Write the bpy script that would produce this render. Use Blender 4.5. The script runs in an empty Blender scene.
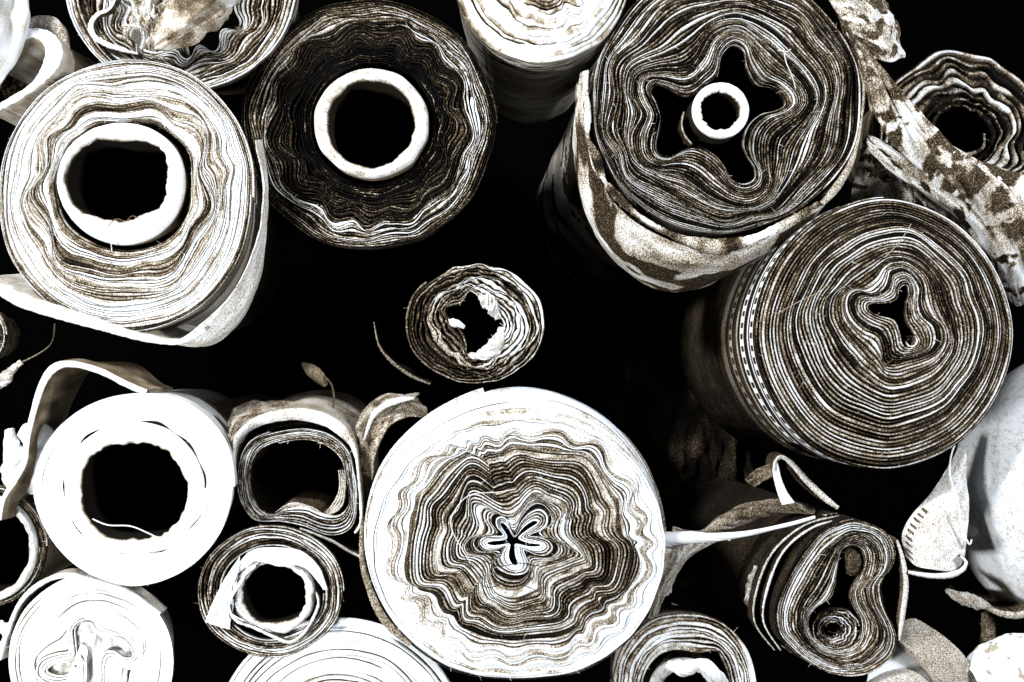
import bpy, math
import numpy as np

C = bpy.context.scene
COL = C.collection
D = 1.422                       # camera to the plane of the foremost roll ends, metres
CX, CY = 512.0, 341.0
rng = np.random.default_rng(7)

# ------------------------------------------------------------------ camera, world, light
cam = bpy.data.cameras.new('camera'); co = bpy.data.objects.new('camera', cam); COL.objects.link(co)
co.location = (0, -D, 0); co.rotation_euler = (math.radians(90), 0, 0)
cam.lens = 50; cam.sensor_width = 36; cam.clip_start = 0.01; cam.clip_end = 50
C.camera = co
w = bpy.data.worlds.new('World'); C.world = w; w.use_nodes = True
w.node_tree.nodes['Background'].inputs[0].default_value = (0, 0, 0, 1)
w.node_tree.nodes['Background'].inputs[1].default_value = 0.0
C.view_settings.view_transform = 'Standard'; C.view_settings.look = 'None'
C.view_settings.exposure = 0; C.view_settings.gamma = 1

def lamp(name, loc, target, size, watt, col=(1, 1, 1)):
    l = bpy.data.lights.new(name, 'AREA'); l.shape = 'DISK'; l.size = size; l.energy = watt; l.color = col
    o = bpy.data.objects.new(name, l); COL.objects.link(o); o.location = loc
    from mathutils import Vector
    o.rotation_euler = (Vector(target) - Vector(loc)).to_track_quat('-Z', 'Y').to_euler()
lamp('key_lamp', (-0.95, -0.95, 1.05), (0, 0, 0), 0.25, 42, (1.0, 0.99, 0.98))
lamp('side_lamp', (1.35, -0.85, 0.55), (0, 0, 0), 0.30, 27, (0.97, 0.98, 1.0))
lamp('low_lamp', (-0.95, -1.0, -0.72), (0.1, 0, 0), 0.30, 25, (1.0, 0.99, 0.97))

# ------------------------------------------------------------------ materials
RAMP = [(0, (.0012, .0012, .0013)), (.22, (.010, .0070, .0042)), (.42, (.098, .070, .038)), (.62, (.40, .345, .262)),
        (.80, (.72, .75, .77)), (1, (.82, .88, .95))]
def material(name, grain=.40, gscale=850, weave=0.0, rough=.92, bump=.25):
    m = bpy.data.materials.new(name); m.use_nodes = True
    nt = m.node_tree; N = nt.nodes; L = nt.links
    b = N['Principled BSDF']; b.inputs['Roughness'].default_value = rough
    b.inputs['Specular IOR Level'].default_value = .15
    at = N.new('ShaderNodeAttribute'); at.attribute_name = 'tone'
    tc = N.new('ShaderNodeTexCoord')
    no = N.new('ShaderNodeTexNoise'); no.inputs['Scale'].default_value = gscale; no.inputs['Detail'].default_value = 3
    no.inputs['Roughness'].default_value = .7
    L.new(tc.outputs['Object'], no.inputs['Vector'])
    s = N.new('ShaderNodeMath'); s.operation = 'SUBTRACT'; s.inputs[1].default_value = .5
    L.new(no.outputs['Fac'], s.inputs[0])
    mu = N.new('ShaderNodeMath'); mu.operation = 'MULTIPLY'; mu.inputs[1].default_value = grain * 4.2
    L.new(s.outputs[0], mu.inputs[0])
    ad = N.new('ShaderNodeMath'); ad.operation = 'ADD'
    L.new(at.outputs['Fac'], ad.inputs[0]); L.new(mu.outputs[0], ad.inputs[1])
    rp = N.new('ShaderNodeValToRGB'); cr = rp.color_ramp
    while len(cr.elements) < len(RAMP): cr.elements.new(.5)
    for e, (p, c) in zip(cr.elements, RAMP): e.position = p; e.color = (*c, 1)
    L.new(ad.outputs[0], rp.inputs[0]); L.new(rp.outputs[0], b.inputs['Base Color'])
    bp = N.new('ShaderNodeBump'); bp.inputs['Strength'].default_value = bump; bp.inputs['Distance'].default_value = .001
    L.new(no.outputs['Fac'], bp.inputs['Height']); L.new(bp.outputs[0], b.inputs['Normal'])
    return m
M_CLOTH = material('woven_cloth')
M_WHITE = material('white_cotton', grain=.15)
M_DARK = material('dark_cloth', grain=.42, gscale=800)
M_PAPER = material('cardboard', grain=.26, gscale=800, bump=.6)
M_COARSE = material('coarse_linen', grain=.42, gscale=950)
M_PRINT = material('printed_cotton', grain=.44, gscale=800)
M_BACK = bpy.data.materials.new('black_backing'); M_BACK.use_nodes = True
M_BACK.node_tree.nodes['Principled BSDF'].inputs['Base Color'].default_value = (.0015, .0015, .0018, 1)
M_BACK.node_tree.nodes['Principled BSDF'].inputs['Roughness'].default_value = 1
M_BACK.node_tree.nodes['Principled BSDF'].inputs['Specular IOR Level'].default_value = 0

# ------------------------------------------------------------------ numpy helpers
def grid_noise(nx, ny, seed):
    return np.random.default_rng(seed).random((nx, ny))
def sm(t): return t * t * (3 - 2 * t)
def noise1(x, seed=0):
    """value noise along a line, 0..1"""
    tab = np.random.default_rng(seed).random(8192)
    x = np.asarray(x, float) + 1000; i = np.floor(x).astype(int); f = sm(x - i)
    return tab[i % 8192] * (1 - f) + tab[(i + 1) % 8192] * f
def noise2(x, u, nu, seed=0):
    """value noise; u in turns, repeats every turn, nu cells a turn"""
    tab = np.random.default_rng(seed + 77).random((512, max(nu, 1)))
    x = np.asarray(x, float) + 100; i = np.floor(x).astype(int); f = sm(x - i)
    v = (np.asarray(u, float) % 1.0) * nu; j = np.floor(v).astype(int); g = sm(v - j)
    i0, i1, j0, j1 = i % 512, (i + 1) % 512, j % nu, (j + 1) % nu
    return (tab[i0, j0] * (1 - f) + tab[i1, j0] * f) * (1 - g) + (tab[i0, j1] * (1 - f) + tab[i1, j1] * f) * g
def fbm2(x, u, nu, seed=0):
    return (noise2(x, u, nu, seed) + .5 * noise2(np.asarray(x) * 2.03, u, nu * 2, seed + 5) + .25 * noise2(np.asarray(x) * 4.1, u, nu * 4, seed + 9)) / 1.75
def sstep(a, b, x):
    t = np.clip((x - a) / (b - a), 0, 1); return t * t * (3 - 2 * t)
def tr(pts, sc, ox, oy):
    return [(x / sc + ox, y / sc + oy) for x, y in pts]
def polar(cx, cy, r, ax=1, ay=1):
    n = len(r); return [(cx + ax * r[i] * math.cos(2 * math.pi * i / n), cy + ay * r[i] * math.sin(2 * math.pi * i / n)) for i in range(n)]
def ell(cx, cy, rx, ry=None, n=24, wob=0, seed=1):
    ry = ry or rx; q = np.random.default_rng(seed).random(n)
    return [(cx + rx * (1 + wob * (q[i] - .5)) * math.cos(2 * math.pi * i / n), cy + ry * (1 + wob * (q[i] - .5)) * math.sin(2 * math.pi * i / n)) for i in range(n)]
def catmull(pts, closed, per=14):
    P = np.array(pts, float); n = len(P); out = []
    for i in range(n if closed else n - 1):
        g = (lambda k: P[k % n]) if closed else (lambda k: P[min(max(k, 0), n - 1)])
        p0, p1, p2, p3 = g(i - 1), g(i), g(i + 1), g(i + 2)
        t = np.linspace(0, 1, per, endpoint=False)[:, None]
        out.append(.5 * ((2 * p1) + (-p0 + p2) * t + (2 * p0 - 5 * p1 + 4 * p2 - p3) * t ** 2 + (-p0 + 3 * p1 - 3 * p2 + p3) * t ** 3))
    if not closed: out.append(P[-1:])
    return np.vstack(out)
def arcres(Q, M, closed=True):
    if closed: Q = np.vstack([Q, Q[:1]])
    d = np.r_[0, np.cumsum(np.hypot(*np.diff(Q[:, :2], axis=0).T))]
    t = np.linspace(0, d[-1], M, endpoint=not closed)
    return np.stack([np.interp(t, d, Q[:, k]) for k in range(Q.shape[1])], 1)
def wx(px, py, y):
    k = (D + y) / D * .001
    return np.stack([(px - CX) * k, y + 0 * px, (CY - py) * k], -1)

def mesh(name, V, F, tone, mat, parent=None, smooth=True):
    V = np.ascontiguousarray(V, np.float32).reshape(-1, 3)
    F = np.ascontiguousarray(F, np.int32)
    me = bpy.data.meshes.new(name)
    me.vertices.add(len(V)); me.vertices.foreach_set('co', V.ravel())
    me.loops.add(F.size); me.loops.foreach_set('vertex_index', F.ravel())
    me.polygons.add(len(F)); me.polygons.foreach_set('loop_start', np.arange(0, F.size, F.shape[1], dtype=np.int32))
    me.polygons.foreach_set('loop_total', np.full(len(F), F.shape[1], np.int32))
    me.polygons.foreach_set('use_smooth', np.full(len(F), smooth, bool))
    me.update(calc_edges=True); me.validate()
    a = me.attributes.new('tone', 'FLOAT', 'POINT'); a.data.foreach_set('value', np.broadcast_to(np.asarray(tone, np.float32).ravel(), (len(V),)).copy() if np.size(tone) in (1, len(V)) else tone)
    me.materials.append(mat)
    o = bpy.data.objects.new(name, me); COL.objects.link(o)
    if parent is not None:
        o.parent = parent; o.matrix_parent_inverse.identity()
        o.location = -parent.location
    return o
def thing(name, label, cat, loc, group=None):
    o = bpy.data.objects.new(name, None); COL.objects.link(o); o.empty_display_size = .05
    o.location = loc; o['label'] = label; o['category'] = cat
    if group: o['group'] = group
    return o
def tag(o, label, cat, group=None):
    o['label'] = label; o['category'] = cat
    if group: o['group'] = group
    return o
def quads(nr, nc, wrap=False, off=0):
    i = np.arange(nr - 1)[:, None]; j = np.arange(nc if wrap else nc - 1)[None, :]; j2 = (j + 1) % nc
    a = i * nc + j; b = i * nc + j2; c = (i + 1) * nc + j2; d = (i + 1) * nc + j
    return np.stack([a, b, c, d], -1).reshape(-1, 4) + off

# ------------------------------------------------------------------ the wound roll
def match(p, q, n=150):
    """resample q so that it runs lobe for lobe beside p (cyclic dynamic time warping)"""
    M = len(p); a = arcres(p, n); b0 = arcres(q, n)
    def tan(c): t = np.roll(c, -2, 0) - np.roll(c, 2, 0); return t / (np.linalg.norm(t, axis=1)[:, None] + 1e-9)
    sc = np.sqrt(((a - a.mean(0)) ** 2).sum(1).mean()); ra = (a - a.mean(0)) / sc
    rb = (b0 - b0.mean(0)); rb = rb / np.sqrt((rb ** 2).sum(1).mean()); ta, tb = tan(a), tan(b0)
    cost = ((ra[:, None] - rb[None]) ** 2).sum(-1) + .8 * (1 - ta @ tb.T)
    best = None; near = np.argsort(cost[0])[:1].tolist(); cand = sorted({(near[0] + k) % n for k in range(-16, 17, 4)})
    for o in cand:
        cc = np.roll(cost, -o, 1); cc = np.hstack([cc, cc[:, :1]]); cc = np.vstack([cc, cc[:1]])
        Dm = np.full((n + 2, n + 2), 1e18); Dm[0, 0] = 0
        cl = cc.tolist(); D_ = Dm.tolist()
        for i in range(n + 1):
            r0, r1, ci = D_[i], D_[i + 1], cl[i]
            for j in range(max(0, i - 45), min(n + 1, i + 46)):
                r1[j + 1] = ci[j] + min(r0[j], r0[j + 1] + .03, r1[j] + .03)
        if best is None or D_[n + 1][n + 1] < best[0]: best = (D_[n + 1][n + 1], o, D_)
    _, o, D_ = best; i = j = n; path = [(i, j)]
    while i > 0 or j > 0:
        opts = [(D_[i][j], i - 1, j - 1), (D_[i][j + 1], i - 1, j), (D_[i + 1][j], i, j - 1)]
        opts = [x for x in opts if x[1] >= 0 and x[2] >= 0]; _, i, j = min(opts); path.append((i, j))
    path = np.array(path[::-1], float)
    ii = np.arange(n); jj = np.array([path[path[:, 0] == k][:, 1].mean() for k in ii])
    ext = np.r_[jj - n, jj, jj + n]; ker = np.ones(5) / 5; jj = np.convolve(ext, ker, 'same')[n:2 * n]
    x = np.arange(M) * n / M; pos = (np.interp(x, np.r_[ii, n], np.r_[jj, jj[0] + n]) + o) / n * len(q)
    i0 = np.floor(pos).astype(int); f = (pos - i0)[:, None]
    return q[i0 % len(q)] * (1 - f) + q[(i0 + 1) % len(q)] * f

class Field:
    """nested closed contours from the innermost turn (s=0) to the outermost (s=1)"""
    def __init__(self, keys, M, power=.45, start=0.0):
        self.M = M; self.s = [k[0] for k in keys]; self.cv = []
        base = arcres(catmull(keys[0][1], True), M)
        A = np.sum(base[:, 0] * np.roll(base[:, 1], -1) - np.roll(base[:, 0], -1) * base[:, 1])
        if A < 0: base = base[::-1]
        self.cen = np.mean(arcres(catmull(keys[-1][1], True), M), 0)
        # low-passed angle of the innermost turn matches the outer turns to it
        z = base[:, 0] + 1j * base[:, 1]; F = np.fft.fft(z); h = np.fft.fftfreq(M, 1 / M)
        zl = np.fft.ifft(F * (np.abs(h) <= 1.5)); zc = F[0] / M
        ang = np.unwrap(np.angle(zl - zc)); 
        ang = np.maximum.accumulate(ang); tot = 2 * math.pi
        u = np.arange(M) / M; ang = .75 * ang + .25 * (ang[0] + tot * u)
        for n, (s, pts) in enumerate(keys):
            if n == 0: c = base
            elif n < len(keys) - 1 and len(pts) >= 14 and len(keys[0][1]) >= 14:
                q = arcres(catmull(pts, True), M * 2)
                AA = np.sum(q[:, 0] * np.roll(q[:, 1], -1) - np.roll(q[:, 0], -1) * q[:, 1])
                if AA < 0: q = q[::-1]
                c = match(prev, q)
                z = c[:, 0] + 1j * c[:, 1]; F = np.fft.fft(z)
                ang = np.unwrap(np.angle(np.fft.ifft(F * (np.abs(h) <= 1.5)) - F[0] / M)); ang = np.maximum.accumulate(ang)
            else:
                q = arcres(catmull(pts, True), M * 2)
                AA = np.sum(q[:, 0] * np.roll(q[:, 1], -1) - np.roll(q[:, 0], -1) * q[:, 1])
                if AA < 0: q = q[::-1]
                cc = q.mean(0); qa = np.angle((q[:, 0] - cc[0]) + 1j * (q[:, 1] - cc[1]))
                lead = np.exp(1j * ang)
                # position along q whose (low-passed) angle equals ang
                zq = q[:, 0] + 1j * q[:, 1]; Fq = np.fft.fft(zq); hq = np.fft.fftfreq(len(q), 1 / len(q))
                zlq = np.fft.ifft(Fq * (np.abs(hq) <= 1.5)); al = np.unwrap(np.angle(zlq - Fq[0] / len(q)))
                al = np.maximum.accumulate(al) + np.arange(len(q)) * 1e-7
                al3 = np.r_[al - tot, al, al + tot]; idx = np.r_[np.arange(-len(q), 2 * len(q))]
                sh = np.round((al[0] - ang[0]) / tot) * tot
                pos = np.interp(ang + sh, al3, idx)
                i0 = np.floor(pos).astype(int); f = (pos - i0)[:, None]
                c = q[i0 % len(q)] * (1 - f) + q[(i0 + 1) % len(q)] * f
            prev = c
            self.cv.append(np.fft.fft(c[:, 0] + 1j * c[:, 1]))
        self.h = np.abs(np.fft.fftfreq(M, 1 / M)); self.power = power
        self.tab = []
        self.ts = np.linspace(0, 1, 161)
        for s in self.ts:
            k = max(i for i in range(len(self.s)) if self.s[i] <= s + 1e-9) if s < 1 else len(self.s) - 2
            k = min(k, len(self.s) - 2); t = np.clip((s - self.s[k]) / (self.s[k + 1] - self.s[k]), 0, 1)
            p = 1 + self.power * np.maximum(self.h - 1, 0) ** .8
            p = np.minimum(p, 6)
            wgt = (1 - t) ** p if k == len(self.s) - 2 else (1 - t)
            z = np.fft.ifft(self.cv[k] * wgt + self.cv[k + 1] * (1 - wgt))
            self.tab.append(np.stack([z.real, z.imag], -1))
        self.tab = np.array(self.tab)            # S x M x 2
    def at(self, s, i):
        s = np.clip(s, 0, 1) * 160; a = np.minimum(np.floor(s).astype(int), 159); f = (s - a)[..., None]
        return self.tab[a, i] * (1 - f) + self.tab[a + 1, i] * f

def lut(v, s):
    if callable(v): return v(s)
    if isinstance(v, (int, float)): return v + 0 * s
    return np.interp(s, [a for a, b in v], [b for a, b in v])

def wound(name, parent, keys, y, n, M=560, tone=.6, gap=.2, gapd=6, gtone=.05, streak=.3, blot=.2, sf=9, crack=0.0,
          waves=(), crumple=0, bunch=.03, zoff=0, band=.16, hairs=14, zj=2.0, fuzz=.25, mat=M_CLOTH, seed=1, power=.45, tonefn=None, extra=None):
    """one cloth wound in a spiral: every turn is a raised edge with a real groove to the next.  Returns the outer contour"""
    F = Field(keys, M, power); K = 5
    j = np.arange(n * K + 1)[:, None]; i = np.arange(M)[None, :]; u = i / M + 0 * j
    lay = np.floor(j / K); ph = j % K
    ell_ = lay + u                                       # turns along the cloth
    g = lut(gap, lay / n) * (.35 + 1.3 * noise1(ell_ * 4.3, seed + 3))
    ck = lut(crack, lay / n)
    opn = sstep(ck - .06, ck + .10, noise1(ell_ * sf * .55 + 3, seed + 4) * .6 + .4 * fbm2(ell_ * .4, u, 7, seed + 8)) if not (isinstance(crack, float) and crack <= 0) else 1 + 0 * u
    g = g * (.25 + .75 * opn)
    pos = np.select([ph == 0, ph == 1, ph == 2, ph == 3], [0 * g, g, .35 + 0 * g, .66 + 0 * g], 1 - g)
    s = (lay + pos + u) / (n + 1)
    s = s + bunch * 4 * s * (1 - s) * (fbm2(s * 5, u, 6, seed) - .5) * 2
    P = F.at(s, np.broadcast_to(i, s.shape))
    cen = F.cen
    dv = P - cen; rr = np.hypot(dv[..., 0], dv[..., 1])[..., None] + 1e-6; nd = dv / rr
    disp = 0 * s
    for (N, amp, s0, wd, sharp) in waves:
        phs = 2 * math.pi * (N * u + 1.1 * (noise2(s * 1.5, u, 9, seed + 21 + N) - .5) + .35 * s)
        wv = np.sin(phs); wv = np.sign(wv) * np.abs(wv) ** sharp
        disp = disp + amp * wv * np.exp(-((s - s0) / wd) ** 2) * (.45 + 1.1 * noise2(s * 3, u, 7, seed + 31))
    disp = disp + crumple * (fbm2(s * 9, u, 22, seed + 41) - .5) * 2 * np.clip(4 * s * (1.03 - s), 0, 1)
    disp = disp + fuzz * (np.random.default_rng(seed + 51).random(s.shape) - .5)
    P = P + nd * disp[..., None]
    if extra: P = extra(P, s, u)
    prof = np.select([ph == 0, ph == 1, ph == 2, ph == 3], [-1., -.12, 0., -.02], -.14) * np.where(ph == 0, opn, 1)
    z = gapd * prof + lut(zoff, s) + zj * (noise1(ell_ * 3.1, seed + 61) - .5) * 2 + .5 * (noise1(ell_ * 37, seed + 62) - .5)
    T = lut(tone, s) + streak * (noise1(ell_ * sf, seed + 71) - .5) * 2 + .5 * streak * (noise1(ell_ * sf * 4.7, seed + 72) - .5) * 2 + blot * (fbm2(s * 8, u, 9, seed + 73) - .5) * 2
    T = T + band * (noise1(ell_ * .42 + 1.2 * noise2(s * 3, u, 5, seed + 80), seed + 81) - .5) * 2
    T = T + .30 * streak * (np.random.default_rng(seed + 82).random(s.shape) - .5) * 2 + .45 * streak * (noise1(ell_ * sf * 13, seed + 83) - .5) * 2
    lw = (np.random.default_rng(seed + 74).random(n + 3) - .5) * 2
    T = T + .6 * streak * lw[np.clip(np.round(ell_).astype(int), 0, n + 2)]
    if tonefn is not None: T = tonefn(T, s, u)
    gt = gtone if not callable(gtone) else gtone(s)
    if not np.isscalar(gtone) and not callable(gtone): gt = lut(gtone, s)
    Tg = T * (1 - opn) + opn * (gt + .12 * (noise1(ell_ * 5, seed + 75) - .5))  # groove floors coloured dark to stand in for shade between the turns
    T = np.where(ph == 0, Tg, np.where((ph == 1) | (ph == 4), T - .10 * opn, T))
    V = wx(P[..., 0], P[..., 1], y)
    V[..., 1] -= z * .001
    F4 = quads(n * K + 1, M)
    jj = np.arange(n * K + 1 - K - 1)                    # join column M-1 to column 0 one turn further out
    a = jj * M + M - 1; b = (jj + K) * M; c = (jj + K + 1) * M; d = (jj + 1) * M + M - 1
    F4 = np.vstack([F4, np.stack([a, b, c, d], -1)])
    # loose fibres standing out of the cut edges
    rh = np.random.default_rng(seed + 90); nh = int(hairs * n)
    rj = rh.integers(0, n, nh) * K + 2; ri = rh.integers(0, M, nh)
    p0 = V[rj, ri]; tg = V[rj, (ri + 2) % M] - V[rj, ri - 2]; tg /= np.linalg.norm(tg, axis=1)[:, None] + 1e-9
    yv = np.array([0, -1., 0]); nm = np.cross(tg, yv); sg = rh.choice([-1, 1], nh)[:, None]
    d0 = tg * sg * rh.uniform(.2, 1, (nh, 1)) + nm * rh.uniform(-1, 1, (nh, 1)) + yv * rh.uniform(.1, .7, (nh, 1))
    d1 = d0 + nm * rh.uniform(-1.2, 1.2, (nh, 1)); ln = rh.uniform(.0015, .0075, (nh, 1)) * rh.uniform(.5, 1, (nh, 1))
    wv_ = np.cross(d0, yv); wv_ /= np.linalg.norm(wv_, axis=1)[:, None] + 1e-9; wv_ *= .00016
    hv = np.stack([p0 - wv_, p0 + wv_, p0 + d0 * ln * .5 - wv_, p0 + d0 * ln * .5 + wv_, p0 + (d0 + d1) * ln * .5 - wv_ * .4, p0 + (d0 + d1) * ln * .5 + wv_ * .4], 1)
    b0 = V.reshape(-1, 3).shape[0] + 6 * np.arange(nh)[:, None]
    hf = np.vstack([b0 + [[0, 1, 3, 2]], b0 + [[2, 3, 5, 4]]])
    ht = np.repeat(np.clip(T[rj, ri] + .1, .3, .85), 6)
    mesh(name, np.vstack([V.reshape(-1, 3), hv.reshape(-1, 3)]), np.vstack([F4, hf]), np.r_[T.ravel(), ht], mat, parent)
    return F, P[-1], y - float(lut(zoff, np.array(1.0))) * .001

def side(name, parent, P, y, L=1.0, tilt=(0, 0), tone=.45, mottle=.25, rows=90, wob=2.0, mat=M_CLOTH, seed=3, fn=None, back=.003, start_wob=0.0, ex=2.0):
    """the outside of the roll, running back from its end"""
    M = len(P); i = np.arange(M)[None, :]; u = i / M
    t = (L * (np.arange(rows) / (rows - 1)) ** ex)[:, None]
    V0 = wx(P[:, 0], P[:, 1], y); c = V0.mean(0)
    V = np.repeat(V0[None], rows, 0)
    d = V - c; r = np.linalg.norm(d[..., [0, 2]], axis=-1)[..., None] + 1e-6
    ww = wob * .001 * (fbm2(t * 14, u + 0 * t, 9, seed) - .5) * 2 * (start_wob + (1 - start_wob) * sstep(0, .05, t))
    V = V + d / r * ww[..., None] * [1, 0, 1]
    V[..., 1] += t + back
    V[..., 0] += t * tilt[0]; V[..., 2] += t * tilt[1]
    T = tone + mottle * (fbm2(t * 22, u + 0 * t, 12, seed + 3) - .5) * 2
    if fn is not None: T = fn(T, t + 0 * u, u + 0 * t)
    return mesh(name, V, quads(rows, M, True), T, mat, parent)

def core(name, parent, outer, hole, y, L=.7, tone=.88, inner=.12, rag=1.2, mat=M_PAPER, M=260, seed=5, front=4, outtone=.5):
    """a cardboard tube with a rough cut end"""
    A = Field([(0, hole), (1, outer)], M, .1)
    r = np.random.default_rng(seed)
    idx = np.arange(M); K = 9; rows = []; tones = []
    # inner wall from the back to the front, shade inside put into its tone
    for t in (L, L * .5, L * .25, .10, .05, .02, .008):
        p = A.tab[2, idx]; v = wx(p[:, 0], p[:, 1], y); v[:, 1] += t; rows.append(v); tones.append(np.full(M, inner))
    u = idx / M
    for k in range(K):
        f = k / (K - 1); s = int(160 * f); p = A.tab[s, idx].copy()
        c = p.mean(0); d = p - c; d /= np.hypot(d[:, 0], d[:, 1])[:, None]
        jag = rag * (1 - f) * ((noise2(f * 2 + 0 * u, u, 47, seed) - .5) * .9 + (noise2(f * 2 + 0 * u, u, 83, seed) - .5) * .8 + (noise2(f * 3 + 0 * u, u, 14, seed + 1) - .5) * 1.2)
        p = p + d * jag[:, None]
        v = wx(p[:, 0], p[:, 1], y)
        zz = front * math.sin(math.pi * min(1, f * 1.0 + .0)) ** .5 if 0 < f < 1 else 0
        v[:, 1] -= .001 * (zz + 1.6 * (noise2(f * 7 + 0 * u, u, 40, seed + 2) - .5) + 1.0 * (r.random(M) - .5))
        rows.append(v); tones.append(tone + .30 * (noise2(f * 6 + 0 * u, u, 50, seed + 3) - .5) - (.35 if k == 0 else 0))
    for t in (.006, .03, .1, L):
        p = A.tab[160, idx]; v = wx(p[:, 0], p[:, 1], y); v[:, 1] += t; rows.append(v); tones.append(np.full(M, outtone))
    V = np.array(rows)
    return mesh(name, V, quads(len(rows), M, True), np.array(tones), mat, parent)

def sheet(name, parent, pts, y, L=.3, tone=.9, stone=.5, mat=M_WHITE, n=160, rows=24, shift=(0, 0), wob=3, seed=9, rough=.6, ex=1.8, stonefn=None, yv=None, emott=0):
    """a loose length of cloth seen on its edge; pts = (px, py, edge width in px)"""
    Q = arcres(catmull(pts, False), n, False); xy = Q[:, :2]; wd = np.maximum(Q[:, 2], .6)
    T = np.gradient(xy, axis=0); T /= np.hypot(T[:, 0], T[:, 1])[:, None] + 1e-9; Nn = np.stack([-T[:, 1], T[:, 0]], 1)
    u = np.linspace(0, 1, n) * .8
    rg = np.random.default_rng(seed)
    e = rough * (noise1(np.arange(n) * .45, seed) - .5) + rough * .6 * (rg.random(n) - .5)
    A = xy + Nn * (wd / 2 + e)[:, None]; B = xy - Nn * (wd / 2 + e * .6)[:, None]
    yy = y + (np.interp(u, *yv) if yv else 0)
    ts = L * (np.arange(rows) / (rows - 1)) ** ex
    V = []; TT = []
    def row(P, t, tn, k):
        v = wx(P[:, 0], P[:, 1], yy); v[:, 1] += t
        ww = wob * .001 * (noise2(t * 12 + 0 * u, u, 9, seed) - .5) * 2 * min(1, t / .04)
        v[:, 0] += ww * Nn[:, 0] + shift[0] * t; v[:, 2] += -ww * Nn[:, 1] + shift[1] * t
        V.append(v)
        tt = tn + (emott * (fbm2(0 * u + 3, u, 14, seed + 6) - .5) * 4 if t < .002 else 0) + .18 * (noise2(t * 40 + 0 * u, u, 30, seed + 2) - .5)
        if stonefn is not None and t > 0: tt = stonefn(tt, t, u)
        TT.append(tt)
    for t in ts[::-1]: row(A, t, tone if t == 0 else stone, 0)
    mid = (A + B) / 2; v = wx(mid[:, 0], mid[:, 1], yy); v[:, 1] -= .0008 * 2; V.append(v); TT.append(tone + emott * (fbm2(0 * u + 3, u, 14, seed + 6) - .5) * 4 + .12 * (noise1(np.arange(n) * .5, seed + 4) - .5))
    for t in ts: row(B, t, tone if t == 0 else stone, 1)
    nr = len(V); Fq = quads(nr, n)
    # close the two ends
    ends = []
    for col in (0, n - 1):
        for k in range(nr // 2):
            a, b, c, d = k * n + col, (k + 1) * n + col, (nr - 2 - k) * n + col, (nr - 1 - k) * n + col
            if len({a, b, c, d}) == 4: ends.append([a, b, c, d])
    return mesh(name, np.array(V), np.vstack([Fq, np.array(ends)]), np.array(TT), mat, parent)

def drape(name, parent, lines, tone=.6, mottle=.25, fold=3, nf=(9, 5), mat=M_WHITE, seed=11, nu=150, nv=60, thick=.0015, fn=None, lips=None):
    """a cloth lofted through 3D guide lines [(px,py,y), ...]"""
    G = []
    for ln in lines:
        q = catmull([(a, b, c * 1000) for a, b, c in ln], False); G.append(arcres(q, nu, False))
    G = np.array(G); S = np.stack([catmull(G[:, k], False, 20) for k in range(nu)], 1)
    t = np.linspace(0, len(S) - 1, nv); a = np.minimum(t.astype(int), len(S) - 2); f = (t - a)[:, None, None]
    S = S[a] * (1 - f) + S[a + 1] * f
    V = wx(S[..., 0], S[..., 1], S[..., 2] * .001)
    du = np.gradient(V, axis=1); dv_ = np.gradient(V, axis=0); N = np.cross(du, dv_); N /= np.linalg.norm(N, axis=-1)[..., None] + 1e-12
    if N[..., 1].mean() > 0: N = -N
    vv, uu = np.meshgrid(np.linspace(0, 1, nv), np.linspace(0, .93, nu), indexing='ij')
    nz = (fbm2(vv * nf[1], uu, nf[0], seed) - .5) * 2
    V = V + N * (fold * .001 * nz)[..., None]
    T = tone + mottle * (fbm2(vv * 9, uu, 14, seed + 3) - .5) * 2
    if fn is not None: T = fn(T, uu / .93, vv)
    B = V - N * thick
    n = nu * nv
    F = np.vstack([quads(nv, nu), quads(nv, nu, off=n)[:, ::-1]])
    ring = np.r_[np.arange(nu), (np.arange(1, nv) * nu + nu - 1), ((nv - 1) * nu + np.arange(nu - 2, -1, -1)), (np.arange(nv - 2, 0, -1) * nu)]
    r2 = np.roll(ring, -1); F = np.vstack([F, np.stack([ring, ring + n, r2 + n, r2], 1)])
    return mesh(name, np.vstack([V.reshape(-1, 3), B.reshape(-1, 3)]), F, np.r_[T.ravel(), T.ravel()], mat, parent)

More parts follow.
